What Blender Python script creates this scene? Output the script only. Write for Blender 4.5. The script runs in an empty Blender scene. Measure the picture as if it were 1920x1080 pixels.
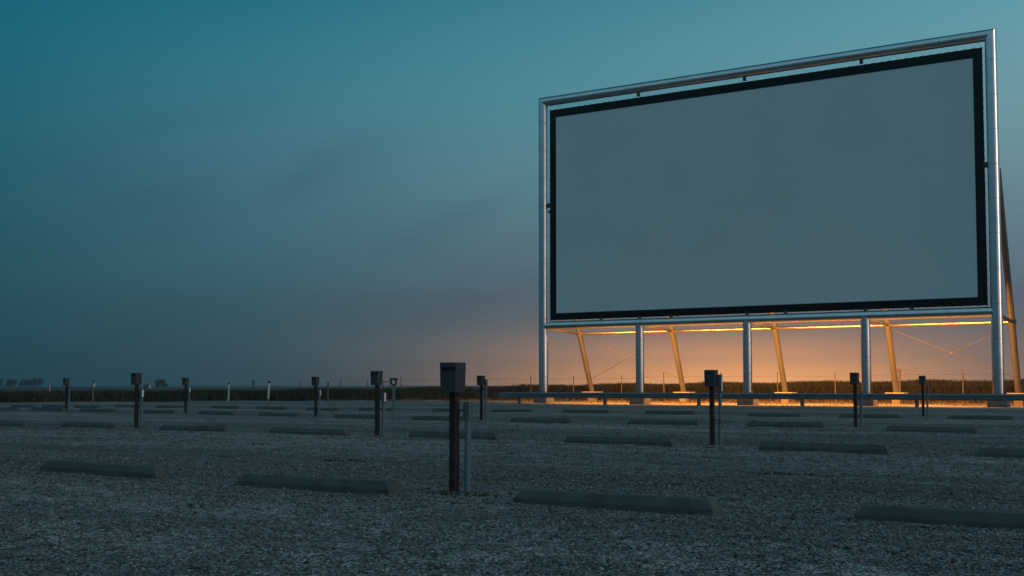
import bpy, math, random
import numpy as np
from mathutils import Vector, Matrix

random.seed(7)
rng = np.random.default_rng(11)
scene = bpy.context.scene
col = scene.collection
R_ = math.radians

# ------------------------------------------------------------------ camera
FPX, CX, CY, EYE = 2161.0, 960.0, 607.0, 1.0
YAW, PITCH = R_(32.0), math.atan(116.0 / 2161.0)
cam_d = bpy.data.cameras.new("camera")
cam = bpy.data.objects.new("camera", cam_d)
col.objects.link(cam)
cam.location = (0, 0, EYE)
cam.rotation_euler = (math.pi / 2 + PITCH, 0, YAW)
cam_d.sensor_width = 36.0
cam_d.lens = 36.0 * FPX / 1920.0
cam_d.shift_y = (CY - 540.0) / 1920.0
cam_d.clip_end = 20000
scene.camera = cam

# ------------------------------------------------------------------ view
scene.view_settings.view_transform = 'Standard'
scene.view_settings.look = 'None'
scene.view_settings.exposure = 0.0
scene.view_settings.gamma = 1.0

# ------------------------------------------------------------------ dusk sky
def lin(c):
    out = []
    for v in c[:3]:
        v /= 255.0
        out.append(v / 12.92 if v <= 0.04045 else ((v + 0.055) / 1.055) ** 2.4)
    return (*out, 1.0)

world = bpy.data.worlds.new("World")
scene.world = world
world.use_nodes = True
wt = world.node_tree
wt.nodes.clear()
def wn(kind, **kw):
    n = wt.nodes.new(kind)
    for k, v in kw.items():
        setattr(n, k, v)
    return n
def wmath(op, a, b=None, c=None, clamp=False):
    n = wn('ShaderNodeMath', operation=op)
    n.use_clamp = clamp
    for i, v in enumerate((a, b, c)):
        if v is None:
            continue
        if isinstance(v, (int, float)):
            n.inputs[i].default_value = v
        else:
            wt.links.new(v, n.inputs[i])
    return n.outputs[0]
def wmix(f, a, b, blend='MIX'):
    n = wn('ShaderNodeMix', data_type='RGBA', blend_type=blend)
    n.clamp_result = False
    for i, v in ((0, f), (6, a), (7, b)):
        if isinstance(v, (int, float)):
            n.inputs[i].default_value = v
        elif isinstance(v, tuple):
            n.inputs[i].default_value = v
        else:
            wt.links.new(v, n.inputs[i])
    return n.outputs[2]
tc = wn('ShaderNodeTexCoord')
sep = wn('ShaderNodeSeparateXYZ')
wt.links.new(tc.outputs['Generated'], sep.inputs[0])
dx, dy, dz = sep.outputs
# azimuth a, measured clockwise from the compass bearing the lot is seen along
ca, sa = math.cos(YAW), math.sin(YAW)
rx = wmath('ADD', wmath('MULTIPLY', dx, ca), wmath('MULTIPLY', dy, sa))
fy = wmath('ADD', wmath('MULTIPLY', dx, -sa), wmath('MULTIPLY', dy, ca))
az = wmath('ARCTAN2', rx, fy)
zc = wmath('MAXIMUM', dz, 0.0)
def column(stops):
    r = wn('ShaderNodeValToRGB')
    r.color_ramp.interpolation = 'CARDINAL'
    el = r.color_ramp.elements
    while len(el) < len(stops):
        el.new(0.5)
    for e, (p, c) in zip(el, stops):
        e.position = p * 2.0
        e.color = lin(c)
    wt.links.new(wmath('MULTIPLY', zc, 2.0), r.inputs[0])
    return r.outputs[0]
LEFT = [(0.0, (24, 68, 82)), (0.03, (22, 70, 86)), (0.085, (33, 82, 95)), (0.207, (33, 97, 114)), (0.322, (9, 96, 117)), (0.5, (5, 66, 86))]
QUART = [(0.0, (54, 82, 96)), (0.02, (57, 85, 99)), (0.057, (56, 89, 101)), (0.085, (58, 96, 110)), (0.207, (64, 116, 133)), (0.322, (32, 110, 129)), (0.5, (14, 74, 96))]
MID = [(0.0, (92, 98, 106)), (0.02, (92, 100, 110)), (0.057, (92, 104, 114)), (0.085, (88, 108, 121)), (0.207, (84, 134, 146)), (0.322, (60, 124, 143)), (0.5, (22, 78, 100))]
RIGHT = [(0.0, (116, 102, 102)), (0.02, (112, 104, 108)), (0.057, (100, 106, 118)), (0.085, (96, 113, 127)), (0.207, (110, 150, 159)), (0.322, (90, 149, 164)), (0.5, (34, 92, 114))]
BACKL = [(0.0, (62, 84, 98)), (0.08, (50, 84, 104)), (0.18, (64, 104, 124)), (0.32, (98, 140, 155)), (0.5, (100, 144, 158))]
def smooth(v, lo, hi):
    n = wn('ShaderNodeMapRange', interpolation_type='SMOOTHSTEP')
    wt.links.new(v, n.inputs[0])
    n.inputs[1].default_value = lo
    n.inputs[2].default_value = hi
    return n.outputs[0]
def span(lo, hi):
    return wmath('DIVIDE', wmath('SUBTRACT', az, lo), hi - lo, clamp=True)
sky = wmix(span(-.418, -.2185), column(LEFT), column(QUART))
sky = wmix(span(-.2185, 0.0), sky, column(MID))
sky = wmix(span(0.0, .418), sky, column(RIGHT))
sky = wmix(smooth(wmath('ABSOLUTE', az), 0.7, 2.0), sky, column(BACKL))
# soft torn bands of thin evening cloud, rising to the right
cv = wn('ShaderNodeCombineXYZ')
wt.links.new(wmath('MULTIPLY', az, 3.4), cv.inputs[0])
wt.links.new(wmath('SUBTRACT', wmath('MULTIPLY', zc, 11.0), wmath('MULTIPLY', az, 2.2)), cv.inputs[1])
cn = wn('ShaderNodeTexNoise')
cn.inputs['Scale'].default_value = 0.9
cn.inputs['Detail'].default_value = 4.0
cn.inputs['Roughness'].default_value = 0.5
cn.inputs['Distortion'].default_value = 0.9
wt.links.new(cv.outputs[0], cn.inputs['Vector'])
cl = smooth(cn.outputs[0], 0.40, 0.68)
low = wmath('SUBTRACT', 1.0, smooth(zc, 0.12, 0.28))
cl = wmath('MULTIPLY', cl, low)
def patch(px, py, w, h, tilt, gain):
    a0, z0 = math.atan((px - CX_) / 2161.0), math.sin(math.atan((607 - py) / 2161.0) + 0.0536)
    u, v = wmath('MULTIPLY', wmath('SUBTRACT', az, a0), 2161.0), wmath('MULTIPLY', wmath('SUBTRACT', zc, z0), 2161.0)
    vv = wmath('DIVIDE', wmath('SUBTRACT', v, wmath('MULTIPLY', u, tilt)), h)
    uu = wmath('DIVIDE', u, w)
    r2 = wmath('ADD', wmath('MULTIPLY', uu, uu), wmath('MULTIPLY', vv, vv))
    return wmath('MULTIPLY', wmath('EXPONENT', wmath('MULTIPLY', r2, -1.0)), gain)
CX_ = 960.0
tot = None
for pa in ((545, 330, 200, 46, .42, .46), (850, 415, 150, 30, .45, .42), (650, 595, 280, 42, .12, .62), (190, 430, 260, 55, .22, .45), (1000, 520, 220, 34, .35, .28), (330, 250, 200, 30, .3, .22)):
    p_ = patch(*pa)
    tot = p_ if tot is None else wmath('ADD', tot, p_)
cl = wmath('ADD', wmath('MULTIPLY', cl, 0.25), wmath('MULTIPLY', tot, wmath('ADD', 0.35, wmath('MULTIPLY', smooth(cn.outputs[0], 0.32, 0.66), 0.9))), clamp=True)
sky = wmix(wmath('MULTIPLY', cl, 0.75), sky, wmix(1.0, sky, (0.64, 0.66, 0.70, 1), 'MULTIPLY'))
# afterglow low over the field, behind the screen
def lobe(a0, wa, wz, pz, gain, colr, wr=None):
    global sky
    d0 = wmath('SUBTRACT', az, a0)
    da = wmath('DIVIDE', d0, wmath('ADD', wa, wmath('MULTIPLY', wmath('GREATER_THAN', d0, 0.0), (wr or wa) - wa)))
    ga = wmath('EXPONENT', wmath('MULTIPLY', wmath('MULTIPLY', da, da), -1.0))
    gz = wmath('EXPONENT', wmath('MULTIPLY', wmath('POWER', wmath('DIVIDE', zc, wz), pz), -1.0))
    sky = wmix(wmath('MULTIPLY', wmath('MULTIPLY', ga, gz), gain, clamp=True), sky, (*colr, 1))
A0 = math.atan(470 / 2161.0)
lobe(A0 - .01, 0.19, 0.033, 2.0, 1.0, (2.15, 0.86, 0.235), 0.165)
# pale brightening of the sky out to the right, where the day went down
SUN_REL = R_(122)
lobe(R_(133), 0.56, 0.24, 1.8, 0.95, (0.84, 0.73, 0.65))
ns = wn('ShaderNodeTexSky', sky_type='NISHITA')
ns.sun_disc = False
ns.sun_elevation = R_(12)
SUN_AZ = -YAW + SUN_REL                       # clockwise from +Y
ns.sun_rotation = SUN_AZ
ns.altitude = 50
bg1 = wn('ShaderNodeBackground')
wt.links.new(sky, bg1.inputs[0])
bg1.inputs[1].default_value = 1.0
bg2 = wn('ShaderNodeBackground')
wt.links.new(ns.outputs[0], bg2.inputs[0])
bg2.inputs[1].default_value = 0.0015
add = wn('ShaderNodeAddShader')
wt.links.new(bg1.outputs[0], add.inputs[0])
wt.links.new(bg2.outputs[0], add.inputs[1])
wo = wn('ShaderNodeOutputWorld')
wt.links.new(add.outputs[0], wo.inputs[0])

# low veiled sun far out to the right: weak, broad and warm
sd = bpy.data.lights.new("sun", 'SUN')
sd.energy = 0.45
sd.angle = R_(24)
sd.color = (1.0, 0.70, 0.54)
sun = bpy.data.objects.new("sun", sd)
col.objects.link(sun)
sdir = Vector((math.sin(SUN_AZ), math.cos(SUN_AZ), math.tan(R_(12))))
sun.rotation_euler = sdir.to_track_quat('Z', 'Y').to_euler()
sun.location = (60, 20, 40)

# ------------------------------------------------------------------ pixel -> place (1920 x 1080 photo)
_F = np.array([-math.sin(YAW) * math.cos(PITCH), math.cos(YAW) * math.cos(PITCH), math.sin(PITCH)])
_Rt = np.array([math.cos(YAW), math.sin(YAW), 0.0])
_U = np.array([math.sin(YAW) * math.sin(PITCH), -math.cos(YAW) * math.sin(PITCH), math.cos(PITCH)])
def ray(px, py):
    return _F + _Rt * (px - CX) / FPX + _U * (CY - py) / FPX
def ground_at(px, py, z=0.0):
    r = ray(px, py)
    t = (z - EYE) / r[2]
    return Vector((r[0] * t, r[1] * t, z))
def at_depth(px, py, depth):
    r = ray(px, py)
    return Vector((r[0] * depth, r[1] * depth, EYE + r[2] * depth))

# ------------------------------------------------------------------ materials
def mat(name, base, rough=0.6, metal=0.0, var=0.0, scale=6.0, bump=0.0, bscale=40.0, tint=None, spec=None):
    m = bpy.data.materials.new(name)
    m.use_nodes = True
    t = m.node_tree
    b = t.nodes['Principled BSDF']
    b.inputs['Base Color'].default_value = (*base, 1)
    b.inputs['Roughness'].default_value = rough
    b.inputs['Metallic'].default_value = metal
    if spec is not None:
        b.inputs['Specular IOR Level'].default_value = spec
    g = t.nodes.new('ShaderNodeNewGeometry')
    if var > 0:
        n = t.nodes.new('ShaderNodeTexNoise')
        n.inputs['Scale'].default_value = scale
        n.inputs['Detail'].default_value = 6
        n.inputs['Roughness'].default_value = 0.62
        t.links.new(g.outputs['Position'], n.inputs['Vector'])
        r = t.nodes.new('ShaderNodeValToRGB')
        r.color_ramp.elements[0].position = 0.3
        r.color_ramp.elements[1].position = 0.72
        t2 = tint or base
        r.color_ramp.elements[0].color = (*[c * (1 - var) for c in t2], 1)
        r.color_ramp.elements[1].color = (*[min(1, c * (1 + var * .6)) for c in base], 1)
        t.links.new(n.outputs[0], r.inputs[0])
        t.links.new(r.outputs[0], b.inputs['Base Color'])
    if bump > 0:
        n = t.nodes.new('ShaderNodeTexNoise')
        n.inputs['Scale'].default_value = bscale
        n.inputs['Detail'].default_value = 5
        t.links.new(g.outputs['Position'], n.inputs['Vector'])
        bp = t.nodes.new('ShaderNodeBump')
        bp.inputs['Strength'].default_value = 0.6
        bp.inputs['Distance'].default_value = bump
        t.links.new(n.outputs[0], bp.inputs['Height'])
        t.links.new(bp.outputs[0], b.inputs['Normal'])
    return m

M = {}
M['pipe'] = mat('brushed_pipe_metal', (0.66, 0.68, 0.70), 0.16, 1.0, 0.10, 1.5, 0.0006, 3)
M['seam'] = mat('pipe_seam', (0.16, 0.17, 0.18), 0.6, 0.6)
M['strut'] = mat('galvanised_tube', (0.145, 0.145, 0.14), 0.45, 0.55, 0.15, 3)
M['tie'] = mat('satin_tube', (0.38, 0.37, 0.35), 0.34, 0.9, 0.1, 2)
M['canvas'] = mat('white_screen_sheet', (0.68, 0.765, 0.80), 0.85, 0, 0.04, 0.25)
M['border'] = mat('black_screen_border', (0.006, 0.007, 0.009), 0.8, spec=0.15)
M['cord'] = mat('pale_lacing_cord', (0.30, 0.32, 0.33), 0.7)
M['bracket'] = mat('dark_steel', (0.06, 0.06, 0.065), 0.5, 0.7)
M['cable'] = mat('steel_cable', (0.12, 0.11, 0.10), 0.5, 0.6)
M['concrete'] = mat('grey_concrete', (0.15, 0.15, 0.148), 0.9, 0, 0.25, 5, 0.006, 60)
M['pale_concrete'] = mat('pale_concrete', (0.30, 0.29, 0.27), 0.9, 0, 0.2, 4, 0.004, 50)
M['pier'] = mat('stained_concrete', (0.15, 0.125, 0.10), 0.9, 0, 0.3, 5)
M['stop'] = mat('wheel_stop_concrete', (0.086, 0.101, 0.100), 0.92, 0, 0.32, 5, 0.006, 60)
M['rail'] = mat('galvanised_rail', (0.17, 0.20, 0.225), 0.5, 0.4, 0.2, 3)
M['railpost'] = mat('rail_post', (0.16, 0.14, 0.12), 0.8, 0, 0.3, 10)
M['box'] = mat('grey_box_metal', (0.046, 0.054, 0.063), 0.5, 0.15, 0.3, 14, 0.001, 40)
M['recess'] = mat('box_recess', (0.02, 0.02, 0.022), 0.7)
M['rust'] = mat('rusty_post', (0.040, 0.024, 0.022), 0.85, 0.1, 0.5, 16, 0.003, 80, tint=(0.024, 0.018, 0.018))
M['conduit'] = mat('conduit_galvanised', (0.105, 0.17, 0.20), 0.5, 0.15, 0.2, 20)
M['cap'] = mat('conduit_cap', (0.115, 0.145, 0.16), 0.45, 0.3, 0.2, 20)
M['label'] = mat('white_plate', (0.75, 0.76, 0.74), 0.6)
M['pvc'] = mat('white_pvc', (0.55, 0.54, 0.51), 0.6, 0, 0.3, 12)
M['blackcap'] = mat('black_cap', (0.015, 0.015, 0.017), 0.6)
M['wood'] = mat('weathered_wood', (0.17, 0.14, 0.11), 0.9, 0, 0.3, 10)
M['sign'] = mat('green_sign', (0.03, 0.16, 0.14), 0.6)
M['bark'] = mat('bark', (0.06, 0.05, 0.04), 0.9, 0, 0.3, 4)
M['leaf'] = mat('tree_leaf', (0.035, 0.055, 0.030), 0.8, 0, 0.5, 0.8)
M['shed_wall'] = mat('white_shed_wall', (0.7, 0.7, 0.68), 0.7)
M['shed_roof'] = mat('dark_shed_roof', (0.03, 0.03, 0.035), 0.7)
M['lamp_body'] = mat('lamp_housing', (0.08, 0.08, 0.085), 0.5, 0.5)
dm = bpy.data.materials.new('lamp_diffuser')
dm.use_nodes = True
dm.node_tree.nodes['Principled BSDF'].inputs['Emission Color'].default_value = (1, 0.55, 0.2, 1)
dm.node_tree.nodes['Principled BSDF'].inputs['Emission Strength'].default_value = 4.0
M['diffuser'] = dm

def attr_mat(name, lo, hi, rough=0.9, mid=None, transl=0.0):
    """colour by the per-piece attribute 'tone' (each stone or leaf has its own colour)"""
    m = bpy.data.materials.new(name)
    m.use_nodes = True
    t = m.node_tree
    b = t.nodes['Principled BSDF']
    b.inputs['Roughness'].default_value = rough
    b.inputs['Specular IOR Level'].default_value = 0.3
    a = t.nodes.new('ShaderNodeAttribute')
    a.attribute_name = 'tone'
    r = t.nodes.new('ShaderNodeValToRGB')
    r.color_ramp.elements[0].color = (*lo, 1)
    r.color_ramp.elements[1].color = (*hi, 1)
    if mid:
        e = r.color_ramp.elements.new(0.5)
        e.color = (*mid, 1)
    t.links.new(a.outputs['Fac'], r.inputs[0])
    t.links.new(r.outputs[0], b.inputs['Base Color'])
    return m
M['stones'] = attr_mat('crushed_stone', (0.034, 0.037, 0.039), (0.31, 0.32, 0.325), 0.95, (0.122, 0.129, 0.134))
M['crop'] = attr_mat('crop_leaf', (0.022, 0.026, 0.010), (0.115, 0.085, 0.032), 0.8, (0.052, 0.052, 0.018))
M['drygrass'] = attr_mat('dry_grass', (0.06, 0.045, 0.022), (0.26, 0.19, 0.09), 0.9, (0.14, 0.10, 0.05))
M['weed'] = attr_mat('weed_leaf', (0.02, 0.028, 0.016), (0.07, 0.075, 0.04), 0.9)

def gravel_material():
    m = bpy.data.materials.new('gravel')
    m.use_nodes = True
    t = m.node_tree
    L = t.links.new
    b = t.nodes['Principled BSDF']
    b.inputs['Roughness'].default_value = 0.95
    b.inputs['Specular IOR Level'].default_value = 0.2
    g = t.nodes.new('ShaderNodeNewGeometry')
    def noise(scale, det, vec=None, rough=.55):
        n = t.nodes.new('ShaderNodeTexNoise')
        n.inputs['Scale'].default_value = scale
        n.inputs['Detail'].default_value = det
        n.inputs['Roughness'].default_value = rough
        L(vec or g.outputs['Position'], n.inputs['Vector'])
        return n.outputs[0]
    def ramp(f, p0, c0, p1, c1):
        r = t.nodes.new('ShaderNodeValToRGB')
        e = r.color_ramp.elements
        e[0].position, e[0].color = p0, (*c0, 1)
        e[1].position, e[1].color = p1, (*c1, 1)
        L(f, r.inputs[0])
        return r.outputs[0]
    def mul(a, b_, f=1.0):
        n = t.nodes.new('ShaderNodeMix')
        n.data_type = 'RGBA'
        n.blend_type = 'MULTIPLY'
        n.inputs[0].default_value = f
        L(a, n.inputs[6])
        L(b_, n.inputs[7])
        return n.outputs[2]
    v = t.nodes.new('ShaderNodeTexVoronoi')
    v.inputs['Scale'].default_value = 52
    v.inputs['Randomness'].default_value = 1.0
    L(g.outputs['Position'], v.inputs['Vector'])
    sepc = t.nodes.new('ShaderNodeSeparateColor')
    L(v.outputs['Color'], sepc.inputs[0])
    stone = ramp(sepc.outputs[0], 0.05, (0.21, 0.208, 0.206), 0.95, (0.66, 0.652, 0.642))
    edge = ramp(v.outputs['Distance'], 0.36, (1, 1, 1), 0.66, (0.16, 0.165, 0.17))  # dark gaps between stones: soil, with the shade of the crevices painted in
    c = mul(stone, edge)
    # coarser speckle that still reads further off
    v2 = t.nodes.new('ShaderNodeTexVoronoi')
    v2.inputs['Scale'].default_value = 11
    L(g.outputs['Position'], v2.inputs['Vector'])
    sep2 = t.nodes.new('ShaderNodeSeparateColor')
    L(v2.outputs['Color'], sep2.inputs[0])
    c = mul(c, ramp(sep2.outputs[1], 0.0, (0.62, 0.62, 0.63), 1.0, (1.3, 1.3, 1.28)))
    # wheel tracks and worn patches run along the rows
    mp = t.nodes.new('ShaderNodeMapping')
    mp.inputs['Scale'].default_value = (0.10, 0.75, 1)
    L(g.outputs['Position'], mp.inputs[0])
    c = mul(c, ramp(noise(1.0, 5, mp.outputs[0], .6), 0.34, (0.68, 0.69, 0.70), 0.66, (1.22, 1.2, 1.15)))
    mp2 = t.nodes.new('ShaderNodeMapping')
    mp2.inputs['Scale'].default_value = (0.55, 2.6, 1)
    L(g.outputs['Position'], mp2.inputs[0])
    c = mul(c, ramp(noise(1.0, 6, mp2.outputs[0], .7), 0.30, (0.60, 0.60, 0.62), 0.52, (1.0, 1.0, 1.0)))
    wv = t.nodes.new('ShaderNodeTexWave')
    wv.wave_type = 'BANDS'
    wv.bands_direction = 'Y'
    wv.inputs['Scale'].default_value = 2 * math.pi / 20 / 9.3
    wv.inputs['Phase Offset'].default_value = math.pi / 2 - 2 * math.pi * 13.2 / 9.3
    wv.inputs['Distortion'].default_value = 1.6
    wv.inputs['Detail'].default_value = 4
    wv.inputs['Detail Scale'].default_value = 0.6
    L(g.outputs['Position'], wv.inputs['Vector'])
    c = mul(c, ramp(wv.outputs['Fac'], 0.1, (0.80, 0.80, 0.81), 0.9, (1.14, 1.13, 1.12)))
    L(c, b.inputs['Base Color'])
    h = t.nodes.new('ShaderNodeMath')
    h.operation = 'MULTIPLY_ADD'
    L(v.outputs['Distance'], h.inputs[0])
    h.inputs[1].default_value = -0.7
    L(noise(24, 4), h.inputs[2])
    bp = t.nodes.new('ShaderNodeBump')
    bp.inputs['Strength'].default_value = 0.9
    bp.inputs['Distance'].default_value = 0.03
    L(h.outputs[0], bp.inputs['Height'])
    L(bp.outputs[0], b.inputs['Normal'])
    return m
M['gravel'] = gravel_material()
M['soil'] = mat('field_soil', (0.045, 0.045, 0.030), 0.95, 0, 0.4, 0.05)

# ------------------------------------------------------------------ mesh builder
class MB:
    def __init__(self):
        self.v, self.f, self.mi = [], [], []
    def add(self, vs, fs, mi=0):
        o = len(self.v)
        self.v += [tuple(p) for p in vs]
        self.f += [tuple(i + o for i in q) for q in fs]
        self.mi += [mi] * len(fs)
        return self
    def box(self, c, s, mi=0, rot=None, taper=1.0):
        hx, hy, hz = s[0] / 2, s[1] / 2, s[2] / 2
        vs = []
        for z in (-1, 1):
            k = taper if z > 0 else 1.0
            for x, y in ((-1, -1), (1, -1), (1, 1), (-1, 1)):
                p = Vector((x * hx * k, y * hy * k, z * hz))
                if rot:
                    p = rot @ p
                vs.append(p + Vector(c))
        return self.add(vs, [(3, 2, 1, 0), (4, 5, 6, 7), (0, 1, 5, 4), (1, 2, 6, 5), (2, 3, 7, 6), (3, 0, 4, 7)], mi)
    def tube(self, a, b, r, n=20, mi=0, r2=None, cap=True, cut_a=None, cut_b=None):
        """pipe from a to b; cut_a / cut_b are plane normals for mitred ends"""
        a, b = Vector(a), Vector(b)
        d = (b - a).normalized()
        u = d.orthogonal().normalized()
        w = d.cross(u)
        r2 = r if r2 is None else r2
        vs = []
        for p, rr, cn_ in ((a, r, cut_a), (b, r2, cut_b)):
            for i in range(n):
                t = 2 * math.pi * i / n
                q = p + (u * math.cos(t) + w * math.sin(t)) * rr
                if cn_ is not None:
                    nn = Vector(cn_)
                    q = q - d * ((q - p).dot(nn) / d.dot(nn))
                vs.append(q)
        fs = [(i, (i + 1) % n, n + (i + 1) % n, n + i) for i in range(n)]
        if cap:
            fs += [tuple(range(n - 1, -1, -1)), tuple(range(n, 2 * n))]
        return self.add(vs, fs, mi)
    def ring(self, c, axis, r, h, n=28, mi=1):
        c, axis = Vector(c), Vector(axis).normalized()
        return self.tube(c - axis * h / 2, c + axis * h / 2, r, n, mi)
    def poly(self, pts, thick_vec, mi=0):
        n = len(pts)
        t = Vector(thick_vec)
        vs = [Vector(p) for p in pts] + [Vector(p) + t for p in pts]
        fs = [tuple(range(n - 1, -1, -1)), tuple(range(n, 2 * n))] + [(i, (i + 1) % n, n + (i + 1) % n, n + i) for i in range(n)]
        return self.add(vs, fs, mi)
    def build(self, name, mats, parent=None, smooth=False, bevel=0.0, segs=2):
        me = bpy.data.meshes.new(name)
        me.from_pydata(self.v, [], self.f)
        for m_ in (mats if isinstance(mats, (list, tuple)) else [mats]):
            me.materials.append(m_)
        me.polygons.foreach_set('material_index', self.mi)
        me.update()
        import bmesh
        bm = bmesh.new()
        bm.from_mesh(me)
        bmesh.ops.recalc_face_normals(bm, faces=bm.faces)
        bm.to_mesh(me)
        bm.free()
        if smooth:
            me.polygons.foreach_set('use_smooth', [len(p.vertices) == 4 for p in me.polygons])
            me.update()
        o = bpy.data.objects.new(name, me)
        col.objects.link(o)
        if smooth:
            try:
                me.set_sharp_from_angle(angle=R_(50))
            except Exception:
                pass
        if bevel > 0:
            bv = o.modifiers.new('bevel', 'BEVEL')
            bv.width = bevel
            bv.segments = segs
            bv.limit_method = 'ANGLE'
        if parent:
            o.parent = parent
        return o

def tag(o, label=None, cat=None, group=None, kind=None):
    for k, v in (('label', label), ('category', cat), ('group', group), ('kind', kind)):
        if v:
            o[k] = v
    return o
def thing(name, label, cat, loc=(0, 0, 0), rz=0.0, group=None):
    o = bpy.data.objects.new(name, None)
    col.objects.link(o)
    o.empty_display_size = 0.2
    o.location = loc
    o.rotation_euler = (0, 0, rz)
    return tag(o, label, cat, group)
def kids(o):
    return [c for c in bpy.data.objects if c.parent == o]
def copy_tree(o, parent=None):
    c = o.copy()
    col.objects.link(c)
    if parent:
        c.parent = parent
    for k in kids(o):
        copy_tree(k, c)
    return c

def numpy_mesh(name, verts, faces, tone, material, kind='stuff', parent=None, smooth=False):
    """verts (n,3); faces (m,k) all with k corners; tone (n,) own colour of each piece"""
    me = bpy.data.meshes.new(name)
    k = faces.shape[1]
    me.vertices.add(len(verts))
    me.vertices.foreach_set('co', verts.astype(np.float32).ravel())
    me.loops.add(faces.size)
    me.loops.foreach_set('vertex_index', faces.astype(np.int32).ravel())
    me.polygons.add(len(faces))
    me.polygons.foreach_set('loop_start', np.arange(0, faces.size, k, dtype=np.int32))
    me.polygons.foreach_set('loop_total', np.full(len(faces), k, dtype=np.int32))
    me.update(calc_edges=True)
    if tone is not None:
        at = me.attributes.new('tone', 'FLOAT', 'POINT')
        at.data.foreach_set('value', tone.astype(np.float32))
    if smooth:
        me.polygons.foreach_set('use_smooth', np.ones(len(faces), dtype=bool))
    me.materials.append(material)
    o = bpy.data.objects.new(name, me)
    col.objects.link(o)
    if kind:
        o['kind'] = kind
    if parent:
        o.parent = parent
    return o

# ------------------------------------------------------------------ ground
SCR_Y = 56.68
_w = [(rng.uniform(-1, 1), rng.uniform(-1, 1), rng.uniform(0, 6.28)) for _ in range(14)]
def height(x, y):
    x, y = np.asarray(x, float), np.asarray(y, float)
    z = np.zeros_like(x)
    for i, (a, b, p) in enumerate(_w):
        k = 0.6 * 1.32 ** i
        n = math.hypot(a, b) + 1e-6
        # ripples are longer along the rows than across them
        z += 0.016 / (1 + 0.55 * i) * np.sin(k * (0.45 * a * x + 1.0 * b * y) / n + p)
    fade = np.clip((66 - y) / 8, 0, 1) * np.clip((x + 64) / 8, 0, 1) * np.clip((y + 6) / 4, 0, 1) * np.clip((30 - x) / 5, 0, 1)
    return z * fade

def axis_coords(lo, hi, step, far_lo, far_hi):
    mid = np.arange(lo, hi + step / 2, step)
    out_hi, s, p = [], step, hi
    while p < far_hi:
        s *= 1.5
        p += s
        out_hi.append(p)
    out_lo, s, p = [], step, lo
    while p > far_lo:
        s *= 1.5
        p -= s
        out_lo.append(p)
    return np.array(out_lo[::-1] + list(mid) + out_hi)
gx = axis_coords(-62, 14, 0.22, -5200, 5200)
gy = axis_coords(-4, 66, 0.22, -5000, 5200)
GX, GY = np.meshgrid(gx, gy)
GZ = height(GX, GY)
nv, nu = GX.shape
idx = np.arange(nv * nu).reshape(nv, nu)
fq = np.stack([idx[:-1, :-1], idx[:-1, 1:], idx[1:, 1:], idx[1:, :-1]], -1).reshape(-1, 4)
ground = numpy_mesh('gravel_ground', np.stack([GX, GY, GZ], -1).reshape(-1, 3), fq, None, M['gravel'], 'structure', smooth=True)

# the planted field starts along this edge and runs to the horizon
EDGE = [(-130, -60), (-84, 6), (-62, 41.5), (-55, 55), (-50.5, 64), (-46, 68.6), (-40, 70), (-20, 70.5), (20, 71), (60, 71)]
def field_sheet():
    mb = MB()
    far = [(60, 5000), (-5000, 5000), (-5000, -60)]
    pts = [(x, y, 0.03) for x, y in EDGE] + [(x, y, 0.03) for x, y in far]
    import bmesh
    bm = bmesh.new()
    f = bm.faces.new([bm.verts.new(p) for p in pts])
    bmesh.ops.triangulate(bm, faces=[f])
    me = bpy.data.meshes.new('field')
    bm.to_mesh(me)
    bm.free()
    me.materials.append(M['soil'])
    o = bpy.data.objects.new('field', me)
    col.objects.link(o)
    o['kind'] = 'structure'
field_sheet()

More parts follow.
